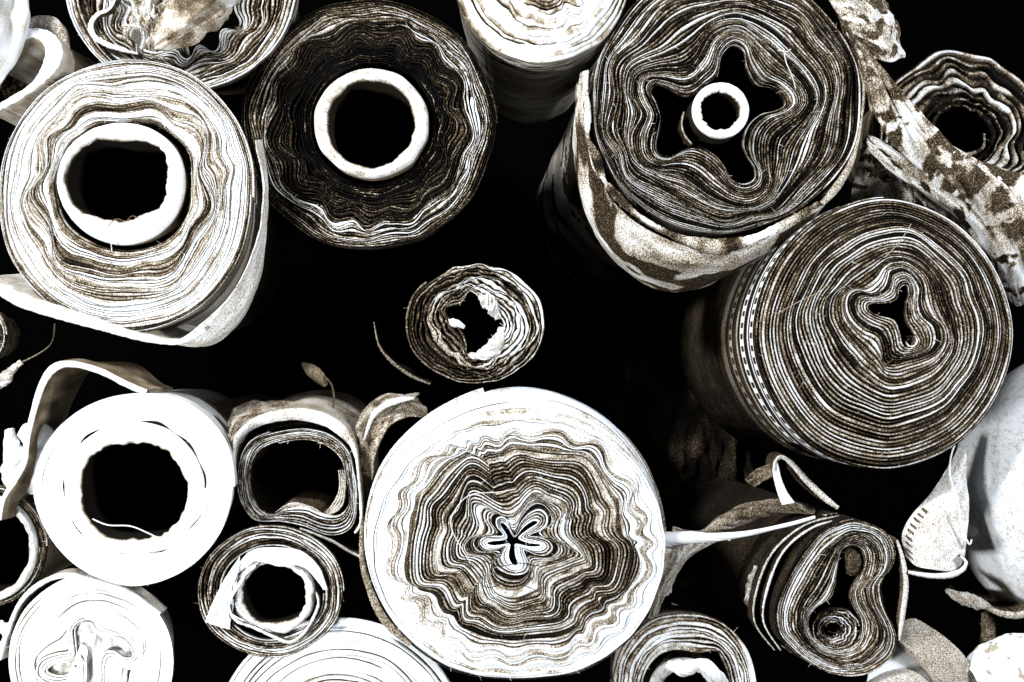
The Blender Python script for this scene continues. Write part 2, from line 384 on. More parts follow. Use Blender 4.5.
def bundle(name, parent, path, tone=.6, mottle=.3, fold=.18, nf=7, twist=1.0, mat=M_PRINT, seed=13, n=140, m=110, fn=None, flat=1.0):
    """gathered cloth swept along (px, py, radius px, y)"""
    Q = catmull([(a, b, r, y * 1000) for a, b, r, y in path], False); Q = arcres(Q, n, False)
    k = (D + Q[:, 3] * .001) / D * .001
    P = wx(Q[:, 0], Q[:, 1], Q[:, 3] * .001); R = Q[:, 2] * k
    T = np.gradient(P, axis=0); T /= np.linalg.norm(T, axis=1)[:, None]
    up = np.array([0, -1., 0]); A = np.cross(T, up); A /= np.linalg.norm(A, axis=1)[:, None] + 1e-9; B = np.cross(A, T)
    v = np.arange(m) / m; a = 2 * math.pi * v; l = np.linspace(0, 1, n)[:, None]
    tw = v[None] + twist * l
    rad = R[:, None] * (1 + fold * (fbm2(l * 5, tw, nf, seed) - .5) * 2 + fold * .5 * (noise2(l * 3, tw, nf * 3, seed + 1) - .5) * 2)
    V = P[:, None] + A[:, None] * (rad * np.cos(a))[..., None] + B[:, None] * (rad * flat * np.sin(a))[..., None]
    TT = tone + mottle * (fbm2(l * 14, tw, 10, seed + 3) - .5) * 2
    if fn is not None: TT = fn(TT, l + 0 * tw, tw)
    cap = [V[0].mean(0), V[-1].mean(0)]
    F = quads(n, m, True); V2 = np.vstack([V.reshape(-1, 3), cap]); TT = np.r_[TT.ravel(), TT[0].mean(), TT[-1].mean()]
    i = np.arange(m); j = (i + 1) % m
    F = np.vstack([F, np.stack([i, j, np.full(m, n * m), np.full(m, n * m)], 1)[:, [0, 1, 2, 2]], np.stack([j + (n - 1) * m, i + (n - 1) * m, np.full(m, n * m + 1), np.full(m, n * m + 1)], 1)])
    F = F[(F[:, 2] != F[:, 3])]
    o = mesh(name, V2, F, TT, mat, parent)
    return o

def thread(parent, pts, y, r=.5, tone=.75, name='loose_thread'):
    Q = arcres(catmull([(a, b, c * 1000) if len(q) == 3 else (a, b, y * 1000) for q in pts for a, b, c in [(*q, y)[:3]]], False), 60, False)
    path = [(q[0], q[1], r, q[2] * .001) for q in Q[::3]]
    return bundle(name, parent, path, tone=tone, mottle=.1, fold=.1, nf=3, n=60, m=6, mat=M_WHITE)

#==SCENE==
G = 'rolls of cloth stacked with their ends facing out'
def root(px, py, y, label, name='fabric_roll', cat='fabric roll', group=G):
    return thing(name, label, cat, tuple(wx(np.float64(px), np.float64(py), y)), group)
bw = mesh('back_wall', np.array([[-3, 1.35, -2.2], [3, 1.35, -2.2], [3, 1.35, 2.2], [-3, 1.35, 2.2]]), np.array([[0, 1, 2, 3]]), .0, M_BACK)
bw['kind'] = 'structure'

# A: big pale roll with large tube, left
r = root(124, 192, 0, 'large pale roll at left with thick round tube and grey layered bands')
A_out = polar(124, 192, [130, 135, 140, 142, 138, 132, 127, 127, 130, 133, 136, 134])
A_mid = polar(123, 190, [95, 99, 104, 102, 101, 100, 96, 97, 103, 92, 104, 101])
A_in = polar(121, 186, [67, 69, 66, 62, 63, 67, 66, 67, 66, 62, 68, 72])
F_, P_, y_ = wound('wound_cloth', r, [(0, A_in), (.5, A_mid), (1, A_out)], 0, 34, 600,
    tone=[(0, .45), (.06, .75), (.16, .9), (.26, .5), (.42, .62), (.55, .66), (.62, .85), (.75, .98), (.9, .9), (.93, .30), (.96, .95), (1, 1)],
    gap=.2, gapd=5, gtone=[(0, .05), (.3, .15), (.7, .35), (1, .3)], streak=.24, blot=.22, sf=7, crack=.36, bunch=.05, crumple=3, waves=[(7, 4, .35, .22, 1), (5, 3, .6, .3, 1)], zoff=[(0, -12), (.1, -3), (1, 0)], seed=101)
side('outer_wrap', r, P_, y_, tone=.62, mottle=.2, seed=4, mat=M_CLOTH, tilt=(-.13, .0))
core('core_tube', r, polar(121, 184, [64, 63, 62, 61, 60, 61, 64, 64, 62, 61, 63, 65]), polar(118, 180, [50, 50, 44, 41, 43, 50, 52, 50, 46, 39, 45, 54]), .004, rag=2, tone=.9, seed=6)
sheet('loose_flap', r, [(-12, 282, 9), (20, 300, 13), (60, 313, 13), (100, 325, 10), (140, 337, 7), (178, 342, 5), (205, 330, 4)], -.004, L=.16, tone=.95, stone=.7, shift=(0, .1))
drape('loose_flap', r, [[(162, 341, -.004), (182, 339, -.004), (205, 322, -.004), (235, 290, -.003), (257, 240, -.003), (264, 190, -.002), (256, 140, .0)],
    [(176, 343, .015), (200, 345, .015), (228, 328, .015), (252, 295, .015), (265, 245, .015), (268, 190, .015), (262, 140, .015)],
    [(185, 345, .05), (212, 345, .05), (238, 325, .05), (256, 290, .05), (264, 240, .05), (266, 190, .05), (258, 140, .05)]],
    tone=.72, mottle=.16, fold=2, mat=M_CLOTH, seed=31)
thread(r, [(108, 226), (116, 219), (126, 221), (132, 216), (140, 219)], -.004, .5, .4)
thread(r, [(104, 232, -.004), (110, 238, -.008), (112, 252, -.004)], -.004, .5, .8)

# TL
r = root(180, -15, .03, 'grey and white wavy roll at top left with crumpled paper in its hollow')
TL_out = ell(181, -20, 118, 112)
TL_in = [(128, 0), (134, 25), (150, 42), (165, 51), (185, 48), (205, 44), (222, 30), (233, 12), (236, -15), (220, -45), (180, -55), (145, -45), (130, -20)]
F_, P_, y_ = wound('wound_cloth', r, [(0, TL_in), (1, TL_out)], .03, 17, 560,
    tone=[(0, .8), (.25, .75), (.5, .62), (.7, .35), (.85, .6), (1, .7)], gap=.24, gapd=6, gtone=.06, streak=.30, blot=.3, sf=8, waves=[(11, 6, .15, .35, .8)], crumple=4, bunch=.06, zoff=[(0, -8), (1, 0)], seed=111)
side('outer_wrap', r, P_, y_, tone=.5, mottle=.35, seed=14, tilt=(-.15, .17))
drape('crumpled_lining', r, [[(118, -30, .05), (150, -40, .05), (190, -45, .05), (235, -35, .05)], [(118, 0, .04), (145, 0, .035), (170, 5, .035), (200, 0, .04)], [(122, 30, .04), (145, 28, .03), (165, 30, .035), (190, 28, .045)], [(130, 62, .05), (150, 60, .05), (170, 60, .05), (190, 60, .06)]], tone=.62, mottle=.4, fold=14, nf=(16, 7), mat=M_PRINT, seed=18, nu=200, nv=90)
bundle('crumpled_paper', r, [(250, -60, 14, .10), (222, -25, 26, .05), (200, 2, 25, .02), (180, 24, 17, .01), (164, 38, 12, .012), (156, 46, 5, .02)], tone=.60, mottle=.3, fold=.5, nf=9, twist=.3, mat=M_PAPER, seed=15, flat=.7)
sheet('inner_fold', r, [(120, -12, 2), (110, 8, 3), (98, 14, 4), (91, 24, 5), (94, 36, 5), (106, 44, 5), (122, 50, 4), (138, 54, 2)], .024, L=.1, tone=.92, stone=.3)

# far left cloth
r = root(20, 60, -.01, 'white gathered cloth curling in a loop in the top left corner', 'folded_cloth', 'cloth', None)
bundle('gathered_cloth', r, [(-45, -60, 40, .02), (-25, -10, 46, .01), (-18, 35, 42, .0), (-22, 75, 26, .01), (-40, 120, 20, .02)], tone=.80, mottle=.3, fold=.3, nf=9, twist=.2, mat=M_WHITE, seed=21)
drape('looped_cloth', r, [[(0, 88, .07), (12, 66, .07), (24, 44, .08), (30, 36, .09)], [(10, 100, .08), (22, 78, .085), (34, 58, .09), (42, 45, .1)], [(30, 92, .12), (36, 84, .12), (42, 70, .12), (50, 60, .13)]], tone=.40, mottle=.25, fold=3, mat=M_CLOTH, seed=22)
sheet('cloth_edge', r, [(-10, 112, 6), (16, 98, 7), (36, 84, 8), (50, 66, 15), (54, 50, 17), (46, 37, 13), (30, 33, 9), (8, 42, 16), (-12, 60, 20)], .0, L=.15, tone=.93, stone=.66, rough=1)
bundle('folded_back', r, [(14, 44, 6, .05), (34, 26, 8, .045), (52, 26, 9, .04), (61, 40, 8, .04), (63, 62, 6, .04)], tone=.62, mottle=.15, fold=.12, nf=4, mat=M_CLOTH, seed=23)

# B dark roll
r = root(368, 125, .06, 'black cloth roll with wavy layers and a clean white round tube')
B_out = ell(368, 125, 129, 127)
B_in = ell(371, 123, 60, 60)
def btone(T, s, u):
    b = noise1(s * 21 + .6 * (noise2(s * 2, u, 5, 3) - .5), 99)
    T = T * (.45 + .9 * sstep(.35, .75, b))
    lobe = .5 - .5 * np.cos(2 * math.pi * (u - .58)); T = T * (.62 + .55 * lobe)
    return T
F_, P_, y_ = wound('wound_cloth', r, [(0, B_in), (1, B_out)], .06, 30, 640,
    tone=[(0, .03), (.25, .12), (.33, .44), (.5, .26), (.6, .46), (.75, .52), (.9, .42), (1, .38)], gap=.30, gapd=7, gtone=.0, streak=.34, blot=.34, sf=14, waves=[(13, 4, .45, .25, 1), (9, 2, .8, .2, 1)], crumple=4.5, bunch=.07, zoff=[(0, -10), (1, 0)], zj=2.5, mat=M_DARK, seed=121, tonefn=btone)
side('outer_wrap', r, P_, y_, tone=.14, mottle=.12, seed=24, mat=M_DARK, tilt=(-.05, .08))
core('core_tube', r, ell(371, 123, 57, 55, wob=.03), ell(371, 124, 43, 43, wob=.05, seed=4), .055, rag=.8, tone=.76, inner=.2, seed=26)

# C
r = root(543, -26, .03, 'white mottled roll hanging into the top edge between dark and grey rolls')
C_out = ell(543, -27, 92, 93)
F_, P_, y_ = wound('wound_cloth', r, [(0, ell(548, -45, 22, 30, wob=.3)), (1, C_out)], .03, 17, 460, tone=[(0, .7), (.5, .9), (.7, .8), (.9, .9), (1, .7)], gap=.22, gapd=5, gtone=.1, streak=.28, blot=.4, sf=10, crack=.52, crumple=4, waves=[(7, 4, .4, .3, 1)], seed=131, zoff=[(0, 4), (1, 0)], mat=M_WHITE, band=.03)
def cside(T, t, u):
    st = sstep(.012, .016, t) * (1 - sstep(.018, .024, t))
    blob = sstep(.54, .62, fbm2(t * 150, u, 18, 91)) * sstep(.0, .02, t) * (1 - sstep(.10, .14, t))
    return T + .3 * st - .55 * blob
side('outer_wrap', r, P_, y_, tone=.62, mottle=.22, seed=34, fn=cside, tilt=(.0, .09), mat=M_COARSE)

# D star roll
r = root(722, 108, 0, 'grey striped roll with four-lobed hollow around a small white tube')
D_in = tr([(340, 150), (358, 60), (405, 12), (452, 38), (462, 110), (500, 185), (560, 200), (610, 232), (620, 268), (580, 290), (515, 305), (465, 350), (440, 420), (455, 475), (490, 530), (492, 580), (450, 600), (400, 580), (370, 520), (330, 470), (260, 435), (200, 450), (150, 482), (112, 483), (92, 450), (106, 390), (110, 330), (90, 260), (60, 215), (85, 188), (130, 205), (190, 240), (240, 235), (295, 190)], 4.2625, 640, 40)
D_mid = tr([(330, 72), (390, 52), (440, 80), (480, 112), (540, 170), (562, 220), (540, 262), (490, 312), (482, 360), (470, 420), (430, 452), (380, 450), (330, 428), (280, 390), (210, 374), (168, 350), (158, 300), (180, 250), (160, 210), (170, 162), (220, 148), (285, 140)], 2.2, 560, 0)
D_out = polar(722, 106, [142, 136, 128, 127, 128, 128, 129, 132, 138, 140, 142, 142])
F_, P_, y_ = wound('wound_cloth', r, [(0, D_in), (.34, D_mid), (1, D_out)], 0, 36, 760,
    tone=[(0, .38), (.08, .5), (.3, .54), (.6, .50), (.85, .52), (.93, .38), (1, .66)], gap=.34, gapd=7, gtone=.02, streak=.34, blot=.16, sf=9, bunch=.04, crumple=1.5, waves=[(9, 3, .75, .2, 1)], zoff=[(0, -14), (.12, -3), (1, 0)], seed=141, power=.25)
def dside(T, t, u):
    big = fbm2(t * 16 + .5 * np.sin(u * 40), u, 12, 57)
    return np.where(big > .54, .2, T) + .35 * sstep(.42, .36, big) * sstep(.06, 0, t)
side('outer_wrap', r, P_, y_, tone=.66, mottle=.25, seed=44, fn=dside, tilt=(-.04, -.02), wob=4, mat=M_PRINT)
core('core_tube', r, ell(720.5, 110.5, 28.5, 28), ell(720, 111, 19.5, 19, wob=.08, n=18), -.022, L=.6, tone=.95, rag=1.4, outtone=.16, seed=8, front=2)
def dwrap(T, a, b):
    m = sstep(.50, .57, fbm2(b * 4 + .8 * np.sin(a * 9), a * .9, 10, 58)); return T * (1 - m) + .22 * m
drape('loose_wrap', r, [[(588, 70, .004), (586, 120, .004), (594, 168, .004), (625, 214, .004), (672, 242, .004), (715, 252, .004), (762, 240, .004), (805, 214, .004), (826, 198, .004)],
    [(580, 74, .02), (577, 130, .02), (584, 190, .02), (612, 238, .02), (662, 266, .02), (708, 272, .02), (756, 258, .02), (800, 230, .02), (822, 208, .02)],
    [(577, 90, .05), (574, 145, .05), (584, 210, .05), (612, 256, .05), (660, 284, .05), (700, 286, .05), (746, 266, .05), (790, 238, .05), (812, 215, .05)],
    [(580, 100, .10), (577, 155, .10), (588, 220, .10), (614, 262, .10), (655, 290, .10), (695, 290, .10), (735, 270, .10), (775, 245, .10), (800, 220, .10)]],
    tone=.66, mottle=.30, fold=3, nf=(9, 5), mat=M_PRINT, seed=59, fn=dwrap, nu=240, nv=90)
sheet('torn_edge', r, [(587, 92, 2), (588, 115, 7), (588, 138, 4), (596, 156, 10), (604, 180, 5), (614, 192, 8), (640, 216, 4), (672, 234, 5), (700, 244, 14), (725, 246, 15), (760, 236, 8), (800, 215, 8), (818, 203, 3)], .001, L=.07, emott=.5, tone=.7, stone=.5, rough=2.2, mat=M_PRINT, seed=45, shift=(-.05, -.1))
sheet('loose_flap', r, [(858, 60, 2), (864, 85, 3), (863, 110, 3), (858, 140, 3), (850, 165, 6), (836, 188, 8), (822, 204, 5)], -.002, L=.08, tone=.6, stone=.35, mat=M_CLOTH, seed=46)
thread(r, [(783, 48, -.006), (786, 62, -.01), (792, 76, -.008), (796, 90, -.004)], -.006, .5, .8)
thread(r, [(778, 50, -.006), (786, 52, -.01), (791, 49, -.006)], -.006, .7, .7)
sheet('inner_layer', r, [(684, 112, 2), (682, 124, 2), (685, 135, 2), (692, 144, 2)], .002, L=.2, tone=.6, stone=.2, mat=M_CLOTH)

# E roll
r = root(885, 335, -.02, 'tightly wound grey roll with clover centre and dotted striped side')
E_out = polar(885, 335, [131, 131, 134, 137, 135, 130, 131, 131, 135, 139, 135, 131])
E_k = tr([(300, 85), (350, 70), (400, 95), (440, 150), (440, 220), (470, 280), (520, 320), (530, 380), (500, 430), (440, 460), (370, 480), (310, 495), (270, 480), (262, 420), (240, 370), (190, 340), (140, 300), (115, 250), (120, 195), (160, 170), (220, 180), (270, 150), (290, 110)], 4.2625, 820, 250)
E_in = tr([(348, 168), (374, 152), (382, 185), (368, 235), (366, 295), (388, 340), (418, 385), (412, 408), (385, 414), (364, 395), (352, 340), (330, 292), (270, 274), (232, 258), (228, 238), (275, 236), (340, 222)], 4.2625, 820, 250)
def etone(T, s, u):
    d = sstep(.02, .0, np.abs(s - .17)) * .9 + sstep(.012, 0, np.abs(s - .60)) * .6 + sstep(.012, 0, np.abs(s - .69)) * .5 + sstep(.012, 0, np.abs(s - .88)) * .6 + sstep(.014, 0, np.abs(s - .78)) * .5
    return T * (1 - np.clip(d, 0, .95))
F_, P_, y_ = wound('wound_cloth', r, [(0, E_in), (.22, E_k), (1, E_out)], -.02, 36, 700,
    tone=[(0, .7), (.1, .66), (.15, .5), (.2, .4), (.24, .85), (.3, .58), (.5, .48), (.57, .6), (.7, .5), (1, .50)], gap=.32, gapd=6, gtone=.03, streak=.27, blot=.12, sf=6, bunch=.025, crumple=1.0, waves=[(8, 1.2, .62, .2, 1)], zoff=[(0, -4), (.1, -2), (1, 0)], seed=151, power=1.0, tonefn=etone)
def eside(T, t, u):
    mm = t * 1000
    T = .22 + .16 * (noise2(t * 60, u, 60, 5) - .5)
    for a, b, v in [(3, 7, .08), (7, 22, 1.0), (22, 27, .04), (27, 36, .9), (33, 46, .08), (46, 62, 1.0), (62, 72, .06), (72, 80, .6), (92, 96, .08), (96, 112, .55), (125, 130, .08), (130, 150, .5), (170, 178, .1)]:
        T = np.where((mm > a) & (mm < b), v + .1 * (noise2(t * 90, u, 80, 8) - .5), T)
    for a, b, nn in [(10, 18, 66), (49, 58, 66), (100, 108, 66)]:
        T = np.where((mm > a) & (mm < b) & ((u * nn) % 1 < .5), .06, T)
    return T
side('outer_wrap', r, P_, y_, fn=eside, seed=54, tilt=(-.08, -.02), rows=200, wob=1.0, ex=1.35)
sheet('inner_curl', r, [(906, 342, 1), (909, 346, 1.6), (914, 346, 1.8), (917, 341, 1.5), (915, 336, 1)], -.016, L=.06, tone=.8, stone=.4, mat=M_CLOTH, n=40)
thread(r, [(911, 224, -.028), (905, 234, -.034), (896, 246, -.03), (884, 258, -.028)], -.03, .5, .6)
thread(r, [(828, 285, -.026), (815, 294, -.032), (800, 301, -.03), (775, 315, -.026)], -.03, .4, .6)

# TR
r = root(958, 132, .12, 'small banded grey roll at top right behind a twisted scarf')
F_, P_, y_ = wound('wound_cloth', r, [(0, ell(960, 134, 20, 19, wob=.3, n=9)), (1, ell(957, 131, 84, 82, wob=.05, n=14))], .12, 8, 420, tone=[(0, .8), (.15, .25), (.3, .68), (.6, .62), (.8, .42), (.9, .8), (1, .75)], gap=.34, gapd=7, gtone=.02, streak=.36, blot=.25, sf=7, crumple=2.5, waves=[(7, 3, .6, .4, 1)], bunch=.1, seed=161)
side('outer_wrap', r, P_, y_, tone=.4, seed=64, tilt=(.2, .1))

# G
r = root(477, 322, .13, 'small dim brown roll in the dark gap at the centre')
G_in = tr([(370, 290), (430, 272), (465, 222), (500, 245), (545, 300), (600, 350), (585, 385), (545, 420), (530, 450), (490, 492), (450, 480), (462, 420), (440, 360), (385, 330)], 4.264, 360, 240)
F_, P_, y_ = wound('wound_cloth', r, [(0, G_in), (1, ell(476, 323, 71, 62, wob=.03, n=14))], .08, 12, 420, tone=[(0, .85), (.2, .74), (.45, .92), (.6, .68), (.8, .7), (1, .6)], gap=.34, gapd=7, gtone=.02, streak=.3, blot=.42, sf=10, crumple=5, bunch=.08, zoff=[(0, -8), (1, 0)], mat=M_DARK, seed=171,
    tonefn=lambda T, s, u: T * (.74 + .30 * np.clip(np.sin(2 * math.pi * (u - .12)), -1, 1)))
side('outer_wrap', r, P_, y_, tone=.25, seed=74, mat=M_DARK)
bundle('tissue_scrap', r, [(480, 296, 3, .092), (490, 304, 6, .087), (498, 318, 3, .092)], tone=.76, mottle=.3, fold=.7, nf=9, mat=M_CLOTH, n=60, m=60)
bundle('tissue_scrap', r, [(468, 358, 3, .092), (484, 354, 5, .087), (498, 342, 6, .087), (502, 328, 3, .092)], tone=.8, mottle=.3, fold=.7, nf=9, mat=M_CLOTH, n=60, m=60, seed=3)
bundle('tissue_scrap', r, [(446, 321, 2, .092), (455, 323, 4, .088), (464, 327, 2, .092)], tone=.86, mottle=.1, fold=.3, mat=M_WHITE, n=40, m=40, seed=4)
sheet('loose_flap', r, [(374, 322, 1), (379, 345, 2.2), (390, 360, 3), (402, 370, 3.2), (415, 378, 3), (430, 384, 2)], .12, L=.05, tone=.55, stone=.12, mat=M_CLOTH, rough=.4)

# H
r = root(134, 490, -.02, 'thick plain white roll at lower left with rough wide round hole')
H_out = polar(134, 490, [101, 98, 97, 98, 97, 98, 102, 100, 97, 97, 103, 105])
F_, P_, y_ = wound('wound_cloth', r, [(0, ell(134, 488, 70, 66, wob=.06, n=16)), (1, H_out)], -.02, 13, 520, tone=.99, gap=.16, gapd=4, gtone=.3, streak=.10, blot=.12, sf=7, crack=.60, crumple=1, seed=181, mat=M_WHITE, band=.03, zj=.8, zoff=[(0, 0), (1, 0)], waves=[(8, .9, 0, .4, 1)])
def hside(T, t, u):
    b = sstep(.70, .74, fbm2(t * 40, u, 26, 17)); return T - .5 * b
side('outer_wrap', r, P_, y_, tone=.82, mottle=.1, seed=84, mat=M_WHITE, fn=hside, tilt=(-.17, -.03))
core('core_tube', r, ell(134, 488, 71, 67, wob=.05, n=18), polar(134, 490, [54, 55, 53, 50, 54, 55, 53, 55, 51, 48, 50, 53]), -.019, tone=.93, rag=2.6, seed=16, mat=M_WHITE, front=2)
thread(r, [(93, 519, -.022), (108, 525, -.03), (130, 526, -.03), (148, 533, -.028), (160, 539, -.022)], -.02, .7, .9)
sheet('loose_flap', r, [(0, 520, 3), (4, 498, 4), (14, 482, 5), (24, 462, 6), (27, 440, 6), (33, 414, 6), (42, 385, 7), (54, 368, 8), (72, 364, 6), (100, 371, 6), (124, 383, 6), (146, 393, 7)], -.018, L=.11, tone=.95, stone=.46, mat=M_WHITE, seed=86, rough=.4, wob=6)
bundle('gathered_cloth', r, [(22, 430, 8, .02), (38, 440, 16, .02), (40, 462, 13, .02), (34, 490, 9, .03)], tone=.86, mottle=.1, fold=.2, nf=5, mat=M_WHITE, seed=87)
bundle('gathered_cloth', r, [(10, 430, 5, .03), (14, 455, 10, .02), (15, 475, 13, .015), (12, 488, 5, .02)], tone=.86, mottle=.1, fold=.2, nf=5, mat=M_WHITE, seed=88)

# I
r = root(300, 470, .02, 'squashed square-shaped roll with black hollow between white rolls')
I_out = tr([(330, 272), (430, 262), (520, 285), (578, 340), (600, 420), (610, 500), (600, 590), (560, 630), (500, 635), (420, 606), (340, 590), (260, 585), (215, 540), (195, 480), (195, 420), (210, 350), (250, 300)], 3.41, 180, 350)
I_in = tr([(340, 320), (430, 308), (500, 330), (545, 370), (562, 420), (572, 480), (572, 530), (535, 560), (480, 548), (430, 528), (370, 535), (320, 560), (275, 540), (255, 500), (245, 430), (270, 355)], 3.41, 180, 350)
F_, P_, y_ = wound('wound_cloth', r, [(0, I_in), (1, I_out)], .02, 7, 460, tone=[(0, .62), (.3, .75), (.5, .5), (.75, .9), (1, .75)], gap=.32, gapd=8, gtone=.0, streak=.3, blot=.2, sf=6, crumple=1, bunch=.05, seed=191, mat=M_CLOTH)
side('outer_wrap', r, P_, y_, tone=.6, mottle=.2, seed=94, mat=M_CLOTH, tilt=(-.11, -.04))
sheet('loose_flap', r, [(234, 478, 2), (234, 450, 3), (240, 434, 7), (262, 420, 10), (295, 414, 12), (325, 420, 12), (345, 434, 10), (355, 452, 4), (359, 480, 3), (361, 520, 3), (355, 533, 3)], .016, L=.2, tone=.78, emott=.12, stone=.58, seed=96, mat=M_CLOTH, shift=(0, .06))
sheet('loose_flap', r, [(300, 528, 2), (330, 540, 3), (352, 553, 3), (372, 560, 3), (382, 556, 3), (384, 530, 3), (380, 500, 2)], .022, L=.1, tone=.75, stone=.3, seed=97, mat=M_CLOTH)
for k, (a, b) in enumerate([(0, 0), (5, 3), (10, 6), (15, 9)]):
    sheet('inner_fold', r, [(276 + a, 512 - b * .2, 1), (290 + a * .6, 504 + b * .3, 2), (305 + a * .5, 505 + b * .35, 2.2), (322 + a * .3, 514 + b * .1, 2.4), (334 + a * .5, 503 + b * .3, 2.4), (340 + a * .35, 488, 2), (339 + a * .4, 470, 1.4)], .03 - k * .002, L=.12, tone=.66, stone=.3, seed=98 + k, mat=M_CLOTH)
drape('folded_back', r, [[(226, 425, .07), (232, 408, .07), (255, 402, .08), (290, 404, .08), (330, 408, .08), (342, 420, .08)], [(228, 440, .05), (236, 420, .05), (262, 411, .05), (295, 410, .05), (328, 415, .05), (346, 430, .05)], [(230, 450, .03), (240, 428, .03), (262, 420, .03), (295, 416, .03), (326, 422, .03), (346, 436, .03)]], tone=.52, mottle=.3, fold=5, nf=(7, 4), mat=M_CLOTH, seed=99, nv=30)

# J
r = root(270, 592, 0, 'small white and tan roll with torn cardboard core, under the square roll')
J_out = ell(270, 592, 75, 68, wob=.02, n=14)
F_, P_, y_ = wound('wound_cloth', r, [(0, ell(272, 594, 50, 45, wob=.05, n=10)), (1, J_out)], 0, 8, 460, tone=[(0, .8), (.3, .68), (.5, .95), (.7, .72), (.85, .95), (1, .95)], gap=.28, gapd=6, gtone=.06, streak=.28, blot=.2, sf=6, crumple=1.5, bunch=.08, seed=201, mat=M_CLOTH, zoff=[(0, -4), (1, 0)])
side('outer_wrap', r, P_, y_, tone=.75, mottle=.15, seed=104, mat=M_CLOTH, tilt=(-.13, -.13))
core('core_tube', r, ell(274, 595, 41, 39, wob=.05, n=14), ell(274, 594, 32, 30, wob=.10, n=9), .004, tone=.85, rag=1.5, seed=36, L=.5)
drape('torn_lining', r, [[(237, 566, -.004), (252, 551, -.006), (275, 548, -.007), (300, 551, -.007), (318, 566, -.005), (327, 590, -.003)], [(239, 573, -.001), (256, 562, -.002), (278, 566, -.003), (300, 566, -.003), (312, 574, -.002), (323, 590, 0)]], tone=.95, mottle=.06, fold=1.5, mat=M_WHITE, seed=107, nv=20)
drape('torn_lining', r, [[(240, 556, -.003), (224, 580, -.004), (212, 604, -.004), (205, 622, -.002)], [(238, 580, -.002), (233, 592, -.004), (233, 606, -.004), (229, 630, -.004)]], tone=.9, mottle=.2, fold=5, mat=M_WHITE, seed=108, nv=24)
sheet('inner_fold', r, [(256, 566, 1.5), (240, 582, 2), (229, 604, 2.5), (236, 620, 3), (255, 628, 3), (272, 636, 3), (290, 642, 3), (306, 630, 3), (318, 606, 2.5), (316, 592, 1.5)], -.005, L=.08, tone=.82, stone=.3, mat=M_CLOTH, seed=109)
thread(r, [(248, 566), (243, 580), (232, 598), (230, 612), (246, 622)], -.009, .7, .8)

# K
r = root(-14, 547, .02, 'grey roll with black round hole cut by the left frame edge')
F_, P_, y_ = wound('wound_cloth', r, [(0, ell(-14, 547, 53, 55)), (1, ell(-14, 547, 61, 61))], .02, 5, 360, tone=[(0, .35), (.5, .5), (1, .5)], gap=.3, gapd=6, gtone=.03, streak=.25, blot=.3, sf=9, seed=211)
side('outer_wrap', r, P_, y_, tone=.4, seed=114, tilt=(-.3, -.1))
core('core_tube', r, ell(-14, 548, 52, 54), ell(-15, 548, 44, 47, wob=.05), .02, tone=.82, rag=1, seed=46)

# L
r = root(92, 660, .0, 'white roll with squiggly folded centre in the bottom left corner')
L_in = tr([(470, 312), (520, 312), (540, 352), (600, 385), (680, 395), (735, 445), (742, 490), (700, 492), (640, 455), (585, 462), (562, 510), (562, 600), (545, 700), (505, 760), (478, 700), (498, 600), (498, 500), (505, 430), (480, 385), (465, 400), (480, 470), (468, 530), (430, 562), (370, 590), (305, 585), (285, 568), (340, 548), (415, 540), (448, 500), (448, 420), (440, 350)], 5.69, 0, 570)
L_mid = tr([(440, 270), (520, 262), (590, 310), (700, 350), (790, 430), (810, 520), (740, 570), (650, 540), (620, 600), (620, 700), (590, 800), (510, 860), (420, 800), (430, 690), (400, 660), (280, 650), (210, 600), (230, 520), (320, 480), (390, 470), (380, 400), (385, 320)], 5.69, 0, 570)
F_, P_, y_ = wound('wound_cloth', r, [(0, L_in), (.28, L_mid), (1, ell(92, 660, 85, 86, wob=.02, n=14))], 0, 15, 620, tone=.98, gap=.20, gapd=5, gtone=.15, streak=.10, blot=.12, sf=8, crack=.46, crumple=1.2, bunch=.05, zoff=0, seed=221, mat=M_WHITE, band=.03, power=.5)
drape('folded_core', r, [[(50, 615, .009), (80, 612, .008), (115, 617, .008), (140, 630, .009)], [(50, 640, .008), (80, 640, .007), (110, 640, .008), (140, 650, .009)], [(50, 700, .008), (80, 705, .008), (110, 705, .008), (140, 700, .009)]], tone=.8, mottle=.16, fold=5, nf=(9, 6), mat=M_WHITE, seed=125, nv=50)
side('outer_wrap', r, P_, y_, tone=.8, mottle=.12, seed=124, mat=M_CLOTH, tilt=(-.24, -.18))
sheet('loose_flap', r, [(0, 660, 3), (6, 636, 4), (18, 606, 4), (34, 588, 5), (55, 577, 5), (76, 576, 5), (100, 582, 4), (130, 592, 4), (160, 614, 3)], -.002, L=.03, tone=.93, stone=.6, mat=M_CLOTH, seed=126)
bundle('frayed_edge', r, [(-6, 622, 5, .02), (4, 628, 5, .01), (8, 638, 4, .01), (2, 646, 4, .02)], tone=.85, mottle=.3, fold=.5, nf=9, mat=M_WHITE, seed=127, n=60, m=60)

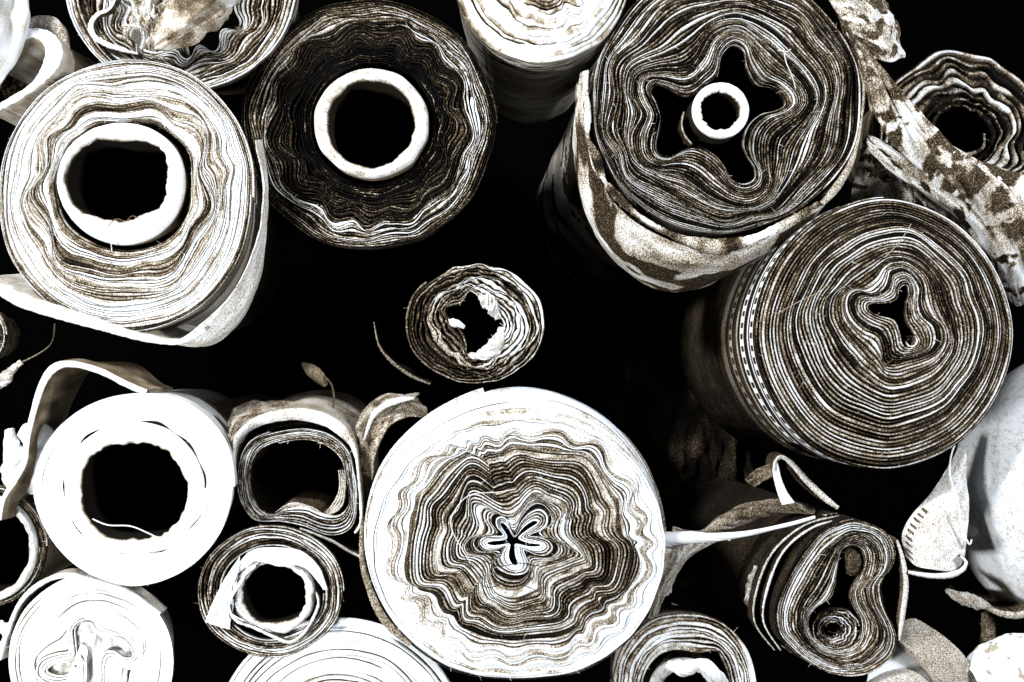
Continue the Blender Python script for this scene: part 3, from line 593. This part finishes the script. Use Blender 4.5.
# F big flower roll
r = root(518, 545, -.02, 'largest roll, white rim around rippled grey layers and flower-shaped centre')
F_in = tr([(388, 356), (428, 312), (468, 286), (488, 290), (474, 300), (436, 324), (398, 362), (445, 385), (492, 388), (492, 394), (450, 393), (384, 380), (378, 400), (380, 440), (392, 468), (382, 474), (370, 445), (370, 386), (345, 381), (300, 386), (272, 384), (272, 379), (300, 379), (352, 370), (352, 340), (330, 308), (335, 302), (354, 322), (374, 352)], 4.547, 430, 460)
F_1 = tr([(388, 345), (408, 290), (452, 238), (505, 220), (542, 252), (541, 298), (505, 326), (458, 345), (505, 352), (550, 374), (562, 410), (530, 440), (480, 436), (430, 416), (455, 485), (430, 522), (370, 527), (312, 502), (288, 465), (308, 428), (334, 398), (290, 416), (240, 412), (218, 376), (240, 347), (290, 344), (328, 342), (298, 302), (300, 264), (332, 254), (354, 278), (368, 318)], 4.547, 430, 460)
F_2 = tr([(300, 238), (370, 266), (410, 240), (440, 190), (480, 160), (530, 180), (592, 215), (606, 250), (582, 300), (595, 350), (640, 400), (690, 440), (630, 466), (545, 490), (502, 520), (495, 570), (500, 620), (440, 640), (370, 648), (300, 622), (278, 570), (264, 530), (268, 480), (235, 446), (165, 430), (155, 385), (190, 340), (205, 290), (190, 240), (195, 200), (235, 202)], 4.547, 430, 460)
F_3 = tr([(330, 165), (430, 160), (510, 185), (562, 235), (575, 290), (590, 340), (612, 380), (600, 430), (580, 480), (530, 500), (470, 556), (400, 578), (320, 572), (250, 560), (215, 520), (170, 480), (130, 460), (118, 410), (115, 350), (130, 300), (150, 250), (190, 200), (250, 170), (300, 182)], 2.258, 360, 380)
F_o = polar(518, 545, [147, 146, 140, 133, 140, 146, 147, 142, 134, 130, 136, 144])
F_w = polar(518, 545, [148, 148, 143, 135, 143, 150, 156, 160, 159, 162, 158, 152])
def ftone(T, s, u):
    b = noise1(s * 24 + 1.5 * (noise2(s * 3, u, 6, 9) - .5), 7); b = sstep(.15, .85, b)
    inner = (s > .13) & (s < .59)
    T = np.where(inner, T + .62 * (b - .42) * 2, T)
    d = sstep(.012, 0, np.abs(s - .60)) * .9 + sstep(.006, 0, np.abs(s - .245)) * .7 + sstep(.010, 0, np.abs(s - .50)) * .6 + sstep(.006, 0, np.abs(s - .86)) * .8
    return T * (1 - np.clip(d, 0, .95))
F_, P_, y_ = wound('wound_cloth', r, [(0, F_in), (.09, F_1), (.24, F_2), (.58, F_3), (.87, F_o), (1, F_w)], -.02, 46, 1000,
    tone=[(0, .96), (.088, .96), (.092, .03), (.118, .03), (.13, .68), (.3, .66), (.55, .56), (.60, .5), (.63, .92), (.70, .96), (.74, .8), (.78, .95), (.88, 1), (1, .97)], gap=[(0, .24), (.1, .3), (.6, .32), (.66, .2), (1, .2)], gapd=6, gtone=[(0, .6), (.03, .2), (.6, .0), (.7, .15), (1, .25)], streak=.26, blot=.2, sf=8, crack=[(0, .3), (.6, .28), (.66, .5), (1, .54)], bunch=.02, crumple=1.5, waves=[(23, 4, .72, .09, .8), (13, 3, .5, .2, 1)], zoff=[(0, -6), (.5, -2), (.66, 0), (.87, 0), (.9, -5), (1, -18)], seed=231, power=.6)  # near-black turns around the flower paint in the shade of its pockets
def fside(T, t, u):
    b = sstep(.56, .64, fbm2(t * 60, u, 30, 19)); l = sstep(.45, .55, noise2(t * 160, u, 4, 23)); return T - .3 * b * l
side('outer_wrap', r, P_, y_, tone=.7, mottle=.15, seed=134, mat=M_WHITE, tilt=(-.0, -.13), fn=fside, wob=4)
sheet('loose_flap', r, [(362, 520, 3), (362, 560, 5), (372, 596, 7), (386, 622, 8), (410, 645, 4)], -.004, L=.2, tone=.5, stone=.4, mat=M_CLOTH, seed=136)
sheet('loose_flap', r, [(606, 424, 2), (630, 444, 4), (648, 472, 5), (659, 505, 6), (664, 540, 5), (660, 580, 3), (648, 618, 2)], .0, L=.25, tone=.42, stone=.5, mat=M_COARSE, seed=137)
thread(r, [(482, 560, -.026), (500, 566, -.032), (520, 563, -.03), (540, 566, -.03), (558, 560, -.028), (578, 556, -.026)], -.03, .5, .15)
thread(r, [(470, 562, -.026), (452, 530, -.032), (454, 512, -.03), (470, 495, -.03), (500, 492, -.03), (520, 488, -.026)], -.03, .45, .8)
thread(r, [(463, 553, -.026), (484, 586, -.032), (512, 582, -.03), (540, 592, -.026)], -.03, .4, .2)

# M bottom white
r = root(340, 735, .01, 'broad plain white roll rising from the bottom edge beside the largest roll')
F_, P_, y_ = wound('wound_cloth', r, [(0, ell(340, 745, 40, 38)), (1, ell(338, 737, 126, 121, wob=.01))], .01, 18, 560, tone=.97, gap=.2, gapd=5, gtone=.05, streak=.12, blot=.1, sf=6, crack=.46, bunch=.05, crumple=1, seed=241, mat=M_WHITE, band=.03)
side('outer_wrap', r, P_, y_, tone=.75, mottle=.12, seed=144, mat=M_CLOTH, tilt=(-.08, -.20))

# N
r = root(683, 684, .01, 'white layered roll at bottom edge with crumpled cloth inside its hollow')
N_in = [(645, 690), (648, 672), (662, 656), (680, 652), (700, 656), (716, 653), (722, 664), (728, 680), (726, 700), (700, 715), (665, 712)]
F_, P_, y_ = wound('wound_cloth', r, [(0, N_in), (1, ell(684, 684, 74, 74, wob=.03, n=12))], .01, 9, 460, tone=[(0, .85), (.2, .75), (.4, .92), (.8, .9), (1, .8)], gap=.24, gapd=6, gtone=.1, streak=.24, blot=.2, sf=6, crack=.3, bunch=.07, crumple=2, zoff=[(0, -6), (1, 0)], seed=251, mat=M_CLOTH)
side('outer_wrap', r, P_, y_, tone=.66, mottle=.2, seed=154, mat=M_CLOTH, tilt=(.07, -.17))
core('core_tube', r, ell(684, 692, 36, 34), ell(686, 694, 25, 24), .022, tone=.85, inner=.2)
bundle('crumpled_cloth', r, [(668, 664, 4, .01), (685, 668, 7, .004), (700, 664, 6, .004), (716, 674, 6, .004), (724, 684, 5, .01)], tone=.9, mottle=.15, fold=.35, nf=6, mat=M_WHITE, seed=156)

# O bean roll
r = root(838, 597, -.01, 'small bean-shaped roll at lower right, pinched into two curls')
O_out = tr([(370, 70), (450, 80), (520, 120), (552, 180), (545, 240), (512, 290), (500, 330), (512, 400), (545, 480), (555, 540), (530, 600), (460, 650), (380, 665), (290, 650), (200, 600), (140, 550), (100, 500), (90, 420), (110, 340), (150, 260), (200, 180), (270, 110)], 3.747, 750, 500)
O_in = tr([(348, 205), (388, 182), (424, 205), (432, 248), (414, 290), (396, 325), (382, 368), (394, 408), (418, 450), (425, 500), (405, 540), (355, 562), (300, 556), (256, 520), (235, 485), (240, 445), (270, 408), (320, 388), (340, 345), (340, 285), (340, 240)], 3.747, 750, 500)
F_, P_, y_ = wound('wound_cloth', r, [(0, O_in), (1, O_out)], -.01, 17, 560, tone=[(0, .6), (.2, .68), (.5, .5), (.75, .72), (1, .66)], gap=.30, gapd=6, gtone=.02, streak=.3, blot=.2, sf=7, bunch=.05, crumple=1.5, zoff=[(0, -14), (.35, -3), (1, 0)], seed=261, power=.2)
def oside(T, t, u):
    mm = t * 1000; b = sstep(.55, .62, fbm2(t * 90, u, 60, 29))
    return np.where((mm > 30) & (mm < 44), .2 + .7 * b, T)
side('outer_wrap', r, P_, y_, tone=.12, mottle=.12, seed=164, tilt=(-.22, .02), fn=oside, mat=M_DARK, rows=140, ex=1.4)
OS = Field([(0, ell(838, 600, 30, 36)), (1, ell(836, 598, 48, 54))], 120)
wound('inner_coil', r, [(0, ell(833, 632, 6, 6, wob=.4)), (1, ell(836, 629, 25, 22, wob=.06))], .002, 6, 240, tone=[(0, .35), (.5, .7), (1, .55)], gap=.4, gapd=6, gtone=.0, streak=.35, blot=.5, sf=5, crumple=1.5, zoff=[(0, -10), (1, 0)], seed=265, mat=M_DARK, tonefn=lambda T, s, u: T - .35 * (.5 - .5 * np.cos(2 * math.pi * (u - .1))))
bundle('pinched_fold', r, [(848, 548, 6, .01), (853, 560, 8, .004), (852, 572, 6, .01)], tone=.30, mottle=.12, fold=.12, mat=M_COARSE, n=50, m=50, seed=266)
bundle('selvedge_fringe', r, [(757, 566, 2, .05), (752, 584, 4, .05), (751, 602, 4, .05), (755, 618, 2, .05)], tone=.62, mottle=.5, fold=.8, nf=11, mat=M_DARK, n=80, m=40, seed=169)
for k, (dx, tn) in enumerate([(-9, .74), (-19, .66)]):
    sheet('loose_layer', r, [(845 + dx * .3, 519 - k * 3, 1.5), (818 + dx * .7, 528 - k * 3, 2.2), (792 + dx, 552, 2.4), (776 + dx, 590, 2.6), (772 + dx * .9, 622, 2), (786 + dx * .6, 650, 1.5)], .002 + k * .010, L=.03, tone=tn, stone=.15, mat=M_CLOTH, seed=168 + k)
sheet('loose_flap', r, [(897, 540, 2), (903, 560, 4), (906, 585, 5), (903, 612, 5), (899, 640, 3)], -.008, L=.1, tone=.75, stone=.4, mat=M_CLOTH, seed=167)

# dim roll glimpsed at left edge
r = root(-18, 335, .12, 'dim grey roll barely showing at the left frame edge')
F_, P_, y_ = wound('wound_cloth', r, [(0, ell(-18, 335, 12, 12)), (1, ell(-18, 335, 26, 30))], .12, 5, 200, tone=.5, gap=.3, gtone=.05, seed=271)
side('outer_wrap', r, P_, y_, tone=.3, seed=174, tilt=(-.33, 0))

# scarf and cloths at the upper right
def mott(th, lo, k, seed):
    def f(T, a, b):
        m = sstep(th, th + .10, fbm2(a * k, b, 9, seed)); return T * (1 - m) + lo * m
    return f
_m1 = mott(.50, .28, 34, 302)
def scarf_print(T, a, b):
    return _m1(T - .02 - .26 * sstep(.34, .26, a) + .30 * sstep(.05, .0, np.abs(a - .40)), a, b)
r = root(930, 110, -.02, 'patterned twisted scarf running diagonally down to the right frame edge', 'twisted_scarf', 'scarf', None)
bundle('scarf_length', r, [(842, 14, 3, .01), (852, 40, 6, .005), (868, 68, 10, .0), (888, 102, 15, -.005), (912, 134, 17, -.012), (944, 162, 19, -.015), (982, 188, 22, -.012), (1012, 214, 28, -.005), (1050, 250, 32, .0)], tone=.66, mottle=.42, fold=.46, nf=12, twist=.6, mat=M_PRINT, seed=301, fn=scarf_print, n=220, m=140)
bundle('scarf_fringe', r, [(866, 138, 4, .01), (884, 152, 8, .004), (906, 168, 10, .0), (935, 188, 11, .0), (962, 206, 13, .0), (990, 232, 18, .005), (1010, 262, 18, .01), (1024, 300, 14, .02)], tone=.70, mottle=.4, fold=.38, nf=7, twist=.3, mat=M_PRINT, seed=303, fn=mott(.58, .14, 18, 304), n=180)
o = drape('draped_cloth', None, [[(862, 150, .03), (875, 142, .03), (900, 170, .03), (960, 215, .03)], [(855, 175, .04), (880, 180, .04), (905, 195, .04), (960, 240, .04)], [(850, 200, .06), (880, 210, .06), (905, 215, .06), (960, 260, .06)]], tone=.6, mottle=.3, fold=7, nf=(14, 4), mat=M_PRINT, seed=305, fn=mott(.58, .2, 5, 306))
tag(o, 'mottled creased cloth tucked between the clover-centred roll and the scarf', 'cloth')
o = drape('draped_cloth', None, [[(800, -30, .0), (825, -5, .0), (843, 25, .0), (858, 52, .0)], [(825, -40, -.002), (852, -5, .0), (872, 30, .005), (888, 62, .01)], [(845, -50, .01), (875, -5, .015), (893, 30, .02), (901, 58, .025)], [(850, -50, .06), (880, -5, .06), (898, 28, .06), (904, 58, .06)]], tone=.68, mottle=.3, fold=5, nf=(10, 5), mat=M_PRINT, seed=307, fn=mott(.50, .30, 12, 308))
tag(o, 'blotchy printed cloth folded over the top of the lobed-hollow roll', 'cloth')

# P bolt, hems
r = root(1045, 490, .0, 'smooth speckled white bundle bulging in from the right edge', 'cloth_bundle', 'cloth bundle', None)
def pfn(T, a, b):
    sp = sstep(.50, .8, noise2(a * 90, b, 170, 71)); return T - .16 * sp - .06 * noise2(a * 150, b, 180, 72)
bundle('wrapped_cloth', r, [(1062, 362, 20, .10), (1052, 400, 58, .09), (1045, 445, 80, .085), (1043, 490, 86, .08), (1046, 540, 82, .085), (1056, 580, 60, .09), (1064, 608, 20, .1)], tone=.97, mottle=.08, fold=.03, nf=5, twist=0, mat=M_CLOTH, seed=311, fn=pfn, n=260, m=360)
sheet('cloth_lip', r, [(986, 606, 4), (1000, 613, 6), (1020, 615, 7), (1045, 606, 7)], .02, L=.12, tone=.6, stone=.3, mat=M_CLOTH, seed=312)
bundle('cloth_fold', r, [(946, 590, 2, .03), (962, 598, 6, .02), (978, 603, 6, .02), (990, 606, 2, .02)], tone=.66, mottle=.2, fold=.3, mat=M_CLOTH, seed=313, n=60, m=50)
bundle('cloth_tail', r, [(984, 612, 3, .04), (988, 625, 7, .04), (986, 645, 6, .05)], tone=.42, mottle=.1, fold=.2, mat=M_CLOTH, seed=319, n=50, m=50)
thread(r, [(962, 432, .0), (952, 452, -.008), (950, 475, -.01), (958, 500, -.01), (962, 528, -.008), (970, 545, -.008), (972, 535, -.008)], 0, .9, .85)
def qfn(T, a, b):
    ds = ((b > .12) & (b < .30)) & ((a * 20) % 1 < .42) & (a > .55); return np.where(ds, .36, T)
r2 = root(935, 530, .0, 'white cloth hem with dark dashes between bean-shaped roll and speckled bundle', 'hemmed_cloth', 'cloth', None)
drape('hem', r2, [[(958, 448, .03), (936, 486, .02), (912, 514, .01), (902, 535, .005), (905, 556, .0)], [(966, 452, .02), (946, 492, .008), (924, 520, .0), (914, 542, -.004), (916, 566, -.006)], [(966, 470, .02), (956, 500, .005), (944, 530, -.004), (936, 552, -.008), (936, 570, -.008)], [(968, 490, .03), (968, 515, .01), (966, 540, .0), (964, 560, -.002), (962, 573, -.004)]], tone=.78, mottle=.12, fold=1.5, mat=M_CLOTH, seed=315, fn=qfn)
sheet('hem_edge', r2, [(908, 572, 3), (918, 574, 4), (934, 576, 5), (950, 575, 6), (962, 570, 5), (966, 562, 3), (960, 556, 2)], -.010, L=.05, tone=.93, stone=.3, mat=M_WHITE, seed=316)

# R, S bottom right
o = drape('tan_cloth', None, [[(894, 628, .02), (912, 618, .02), (935, 630, .02), (955, 646, .02), (970, 664, .02), (990, 700, .02)], [(898, 640, .008), (912, 634, .008), (932, 648, .008), (948, 665, .008), (960, 690, .008), (968, 720, .008)], [(900, 642, .0), (908, 650, .0), (922, 662, .0), (936, 678, .0), (946, 700, .0), (950, 730, .0)], [(898, 642, .02), (904, 652, .02), (916, 664, .02), (928, 680, .02), (936, 700, .02), (940, 730, .02)]], tone=.60, mottle=.05, fold=1, mat=M_COARSE, seed=321)
tag(o, 'plain tan linen band curving beside the bean-shaped roll', 'cloth')
o = drape('white_cloth', None, [[(875, 655, .02), (892, 640, .02), (905, 644, .02), (930, 668, .02), (950, 700, .02)], [(870, 668, .012), (890, 660, .012), (905, 662, .012), (925, 680, .012), (945, 715, .012)], [(865, 690, .01), (885, 684, .01), (900, 686, .01), (915, 696, .01), (930, 725, .01)]], tone=.97, mottle=.04, fold=1, mat=M_WHITE, seed=323)
tag(o, 'bright white cloth wedge below the tan linen band', 'cloth')
o = drape('tan_cloth', None, [[(866, 682, .01), (880, 674, .01), (898, 669, .01), (918, 672, .01), (940, 690, .01)], [(862, 692, .0), (880, 684, -.004), (898, 680, -.004), (918, 684, -.004), (936, 700, .0)], [(862, 720, .0), (880, 720, -.004), (898, 720, -.004), (918, 720, -.004), (936, 730, .0)]], tone=.66, mottle=.05, fold=.5, mat=M_COARSE, seed=325)
tag(o, 'tan linen rim just entering the bottom edge under the white wedge', 'cloth')
def sfn(T, a, b):
    m = sstep(.62, .66, fbm2(b * 8, a * .9, 14, 41)); return T * (1 - m) + .62 * m
o = drape('printed_cloth', None, [[(960, 668, .04), (975, 648, .03), (1000, 636, .03), (1030, 633, .03), (1070, 640, .04)], [(972, 672, .012), (985, 658, .01), (1005, 650, .01), (1030, 648, .01), (1070, 655, .02)], [(982, 700, .005), (995, 690, .0), (1010, 684, .0), (1030, 682, .0), (1070, 690, .01)], [(985, 740, .005), (995, 730, .0), (1010, 724, .0), (1030, 720, .0), (1070, 730, .01)]], tone=.95, mottle=.06, fold=2, mat=M_WHITE, seed=327, fn=sfn)
tag(o, 'white cloth with faint grey print filling the bottom right corner', 'cloth')

# twist between F and O
r = root(720, 545, .02, 'white twisted strip of cloth stretched from the largest roll to the bean roll', 'twisted_cloth', 'cloth', None)
bundle('stretched_strip', r, [(655, 542, 7, .0), (668, 540, 8, .0), (690, 538, 6, .005), (720, 537, 4, .01), (755, 532, 2.6, .01), (790, 524, 2, .01), (815, 517, 1.5, .01)], tone=.92, mottle=.1, fold=.15, nf=4, mat=M_WHITE, seed=331)
drape('hanging_fold', r, [[(664, 540, .0), (690, 542, .002), (712, 540, .006), (730, 538, .01)], [(660, 562, .0), (676, 556, .002), (694, 548, .006), (722, 540, .012)], [(652, 590, .01), (666, 580, .008), (680, 562, .012), (700, 550, .02)], [(646, 610, .015), (658, 604, .015), (668, 585, .02), (680, 568, .04)], [(644, 622, .03), (656, 618, .03), (664, 600, .03), (672, 590, .05)]], tone=.62, mottle=.2, fold=5, nf=(7, 3), mat=M_CLOTH, seed=332)
bundle('rear_strip', r, [(672, 532, 5, .05), (700, 534, 4, .05), (722, 524, 8, .06), (745, 514, 9, .06), (780, 506, 7, .06), (815, 512, 3, .05)], tone=.5, mottle=.25, fold=.25, nf=6, mat=M_CLOTH, seed=333)
r = root(785, 480, .02, 'pale folded cloth strip making a pointed loop below the clover-centred roll', 'folded_strip', 'cloth', None)
drape('front_fold', r, [[(772, 468, .02), (774, 480, .02), (778, 495, .02), (782, 505, .02)], [(776, 458, .012), (780, 478, .01), (786, 492, .01), (794, 503, .012)], ], tone=.93, mottle=.06, fold=.5, mat=M_WHITE, seed=341, nv=20)
sheet('looped_edge', r, [(774, 470, 3), (776, 461, 4), (782, 457, 4), (792, 464, 5), (808, 482, 6), (825, 498, 6), (838, 508, 4)], .012, L=.05, tone=.72, stone=.25, mat=M_CLOTH, seed=342)
drape('rear_fold', r, [[(745, 480, .07), (755, 470, .06), (768, 464, .04), (776, 458, .02)], [(755, 488, .07), (762, 482, .06), (770, 478, .04), (776, 472, .02)]], tone=.42, mottle=.15, fold=3, mat=M_CLOTH, seed=343, nv=24)

# cloth beside F upper left, curl, dim folds
r = root(385, 400, .08, 'tan creased cloth behind the upper left shoulder of the largest roll', 'draped_cloth', 'cloth', None)
drape('creased_fold', r, [[(350, 470, .06), (352, 440, .06), (362, 412, .06), (374, 400, .07), (392, 393, .09), (416, 396, .1)], [(358, 470, .04), (362, 440, .04), (374, 415, .04), (390, 405, .05), (410, 402, .06), (424, 406, .07)], [(372, 480, .03), (376, 450, .03), (390, 425, .03), (408, 416, .04), (430, 418, .05)]], tone=.55, mottle=.3, fold=4, nf=(5, 6), mat=M_CLOTH, seed=351, nv=50)
sheet('creased_fold', r, [(364, 440, 2), (372, 418, 4), (384, 406, 6), (400, 400, 6), (414, 398, 2)], .03, L=.1, tone=.86, stone=.6, mat=M_CLOTH, seed=352)
r = root(318, 378, .08, 'small tan curl of cloth in the dark above the square-shaped roll', 'cloth_scrap', 'cloth scrap', None)
bundle('curled_tip', r, [(303, 364, 2, .1), (311, 370, 6, .09), (319, 377, 6, .09), (326, 386, 2, .09)], tone=.5, mottle=.06, fold=.12, mat=M_WHITE, seed=353, n=50, m=40)
thread(r, [(324, 376, .085), (331, 384, .085), (334, 396, .085), (332, 414, .08)], .085, 1.0, .4)
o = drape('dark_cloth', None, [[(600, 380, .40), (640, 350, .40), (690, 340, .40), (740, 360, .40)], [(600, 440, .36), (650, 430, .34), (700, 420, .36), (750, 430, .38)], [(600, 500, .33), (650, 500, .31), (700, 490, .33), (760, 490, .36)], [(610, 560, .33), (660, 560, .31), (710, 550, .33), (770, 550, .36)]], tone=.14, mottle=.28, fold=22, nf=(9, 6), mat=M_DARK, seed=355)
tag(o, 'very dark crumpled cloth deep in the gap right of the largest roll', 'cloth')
r = root(18, 380, .05, 'thin ragged scrap of cloth in the dark at left edge below the pale roll', 'cloth_scrap', 'cloth scrap', None)
bundle('ragged_end', r, [(-10, 386, 4, .05), (2, 380, 6, .05), (12, 370, 4, .05), (22, 362, 2, .05)], tone=.66, mottle=.3, fold=.5, nf=7, mat=M_CLOTH, seed=357, n=50, m=40)
thread(r, [(22, 362, .05), (38, 354, .055), (52, 342, .06), (55, 322, .07)], .05, .7, .5, name='trailing_thread')
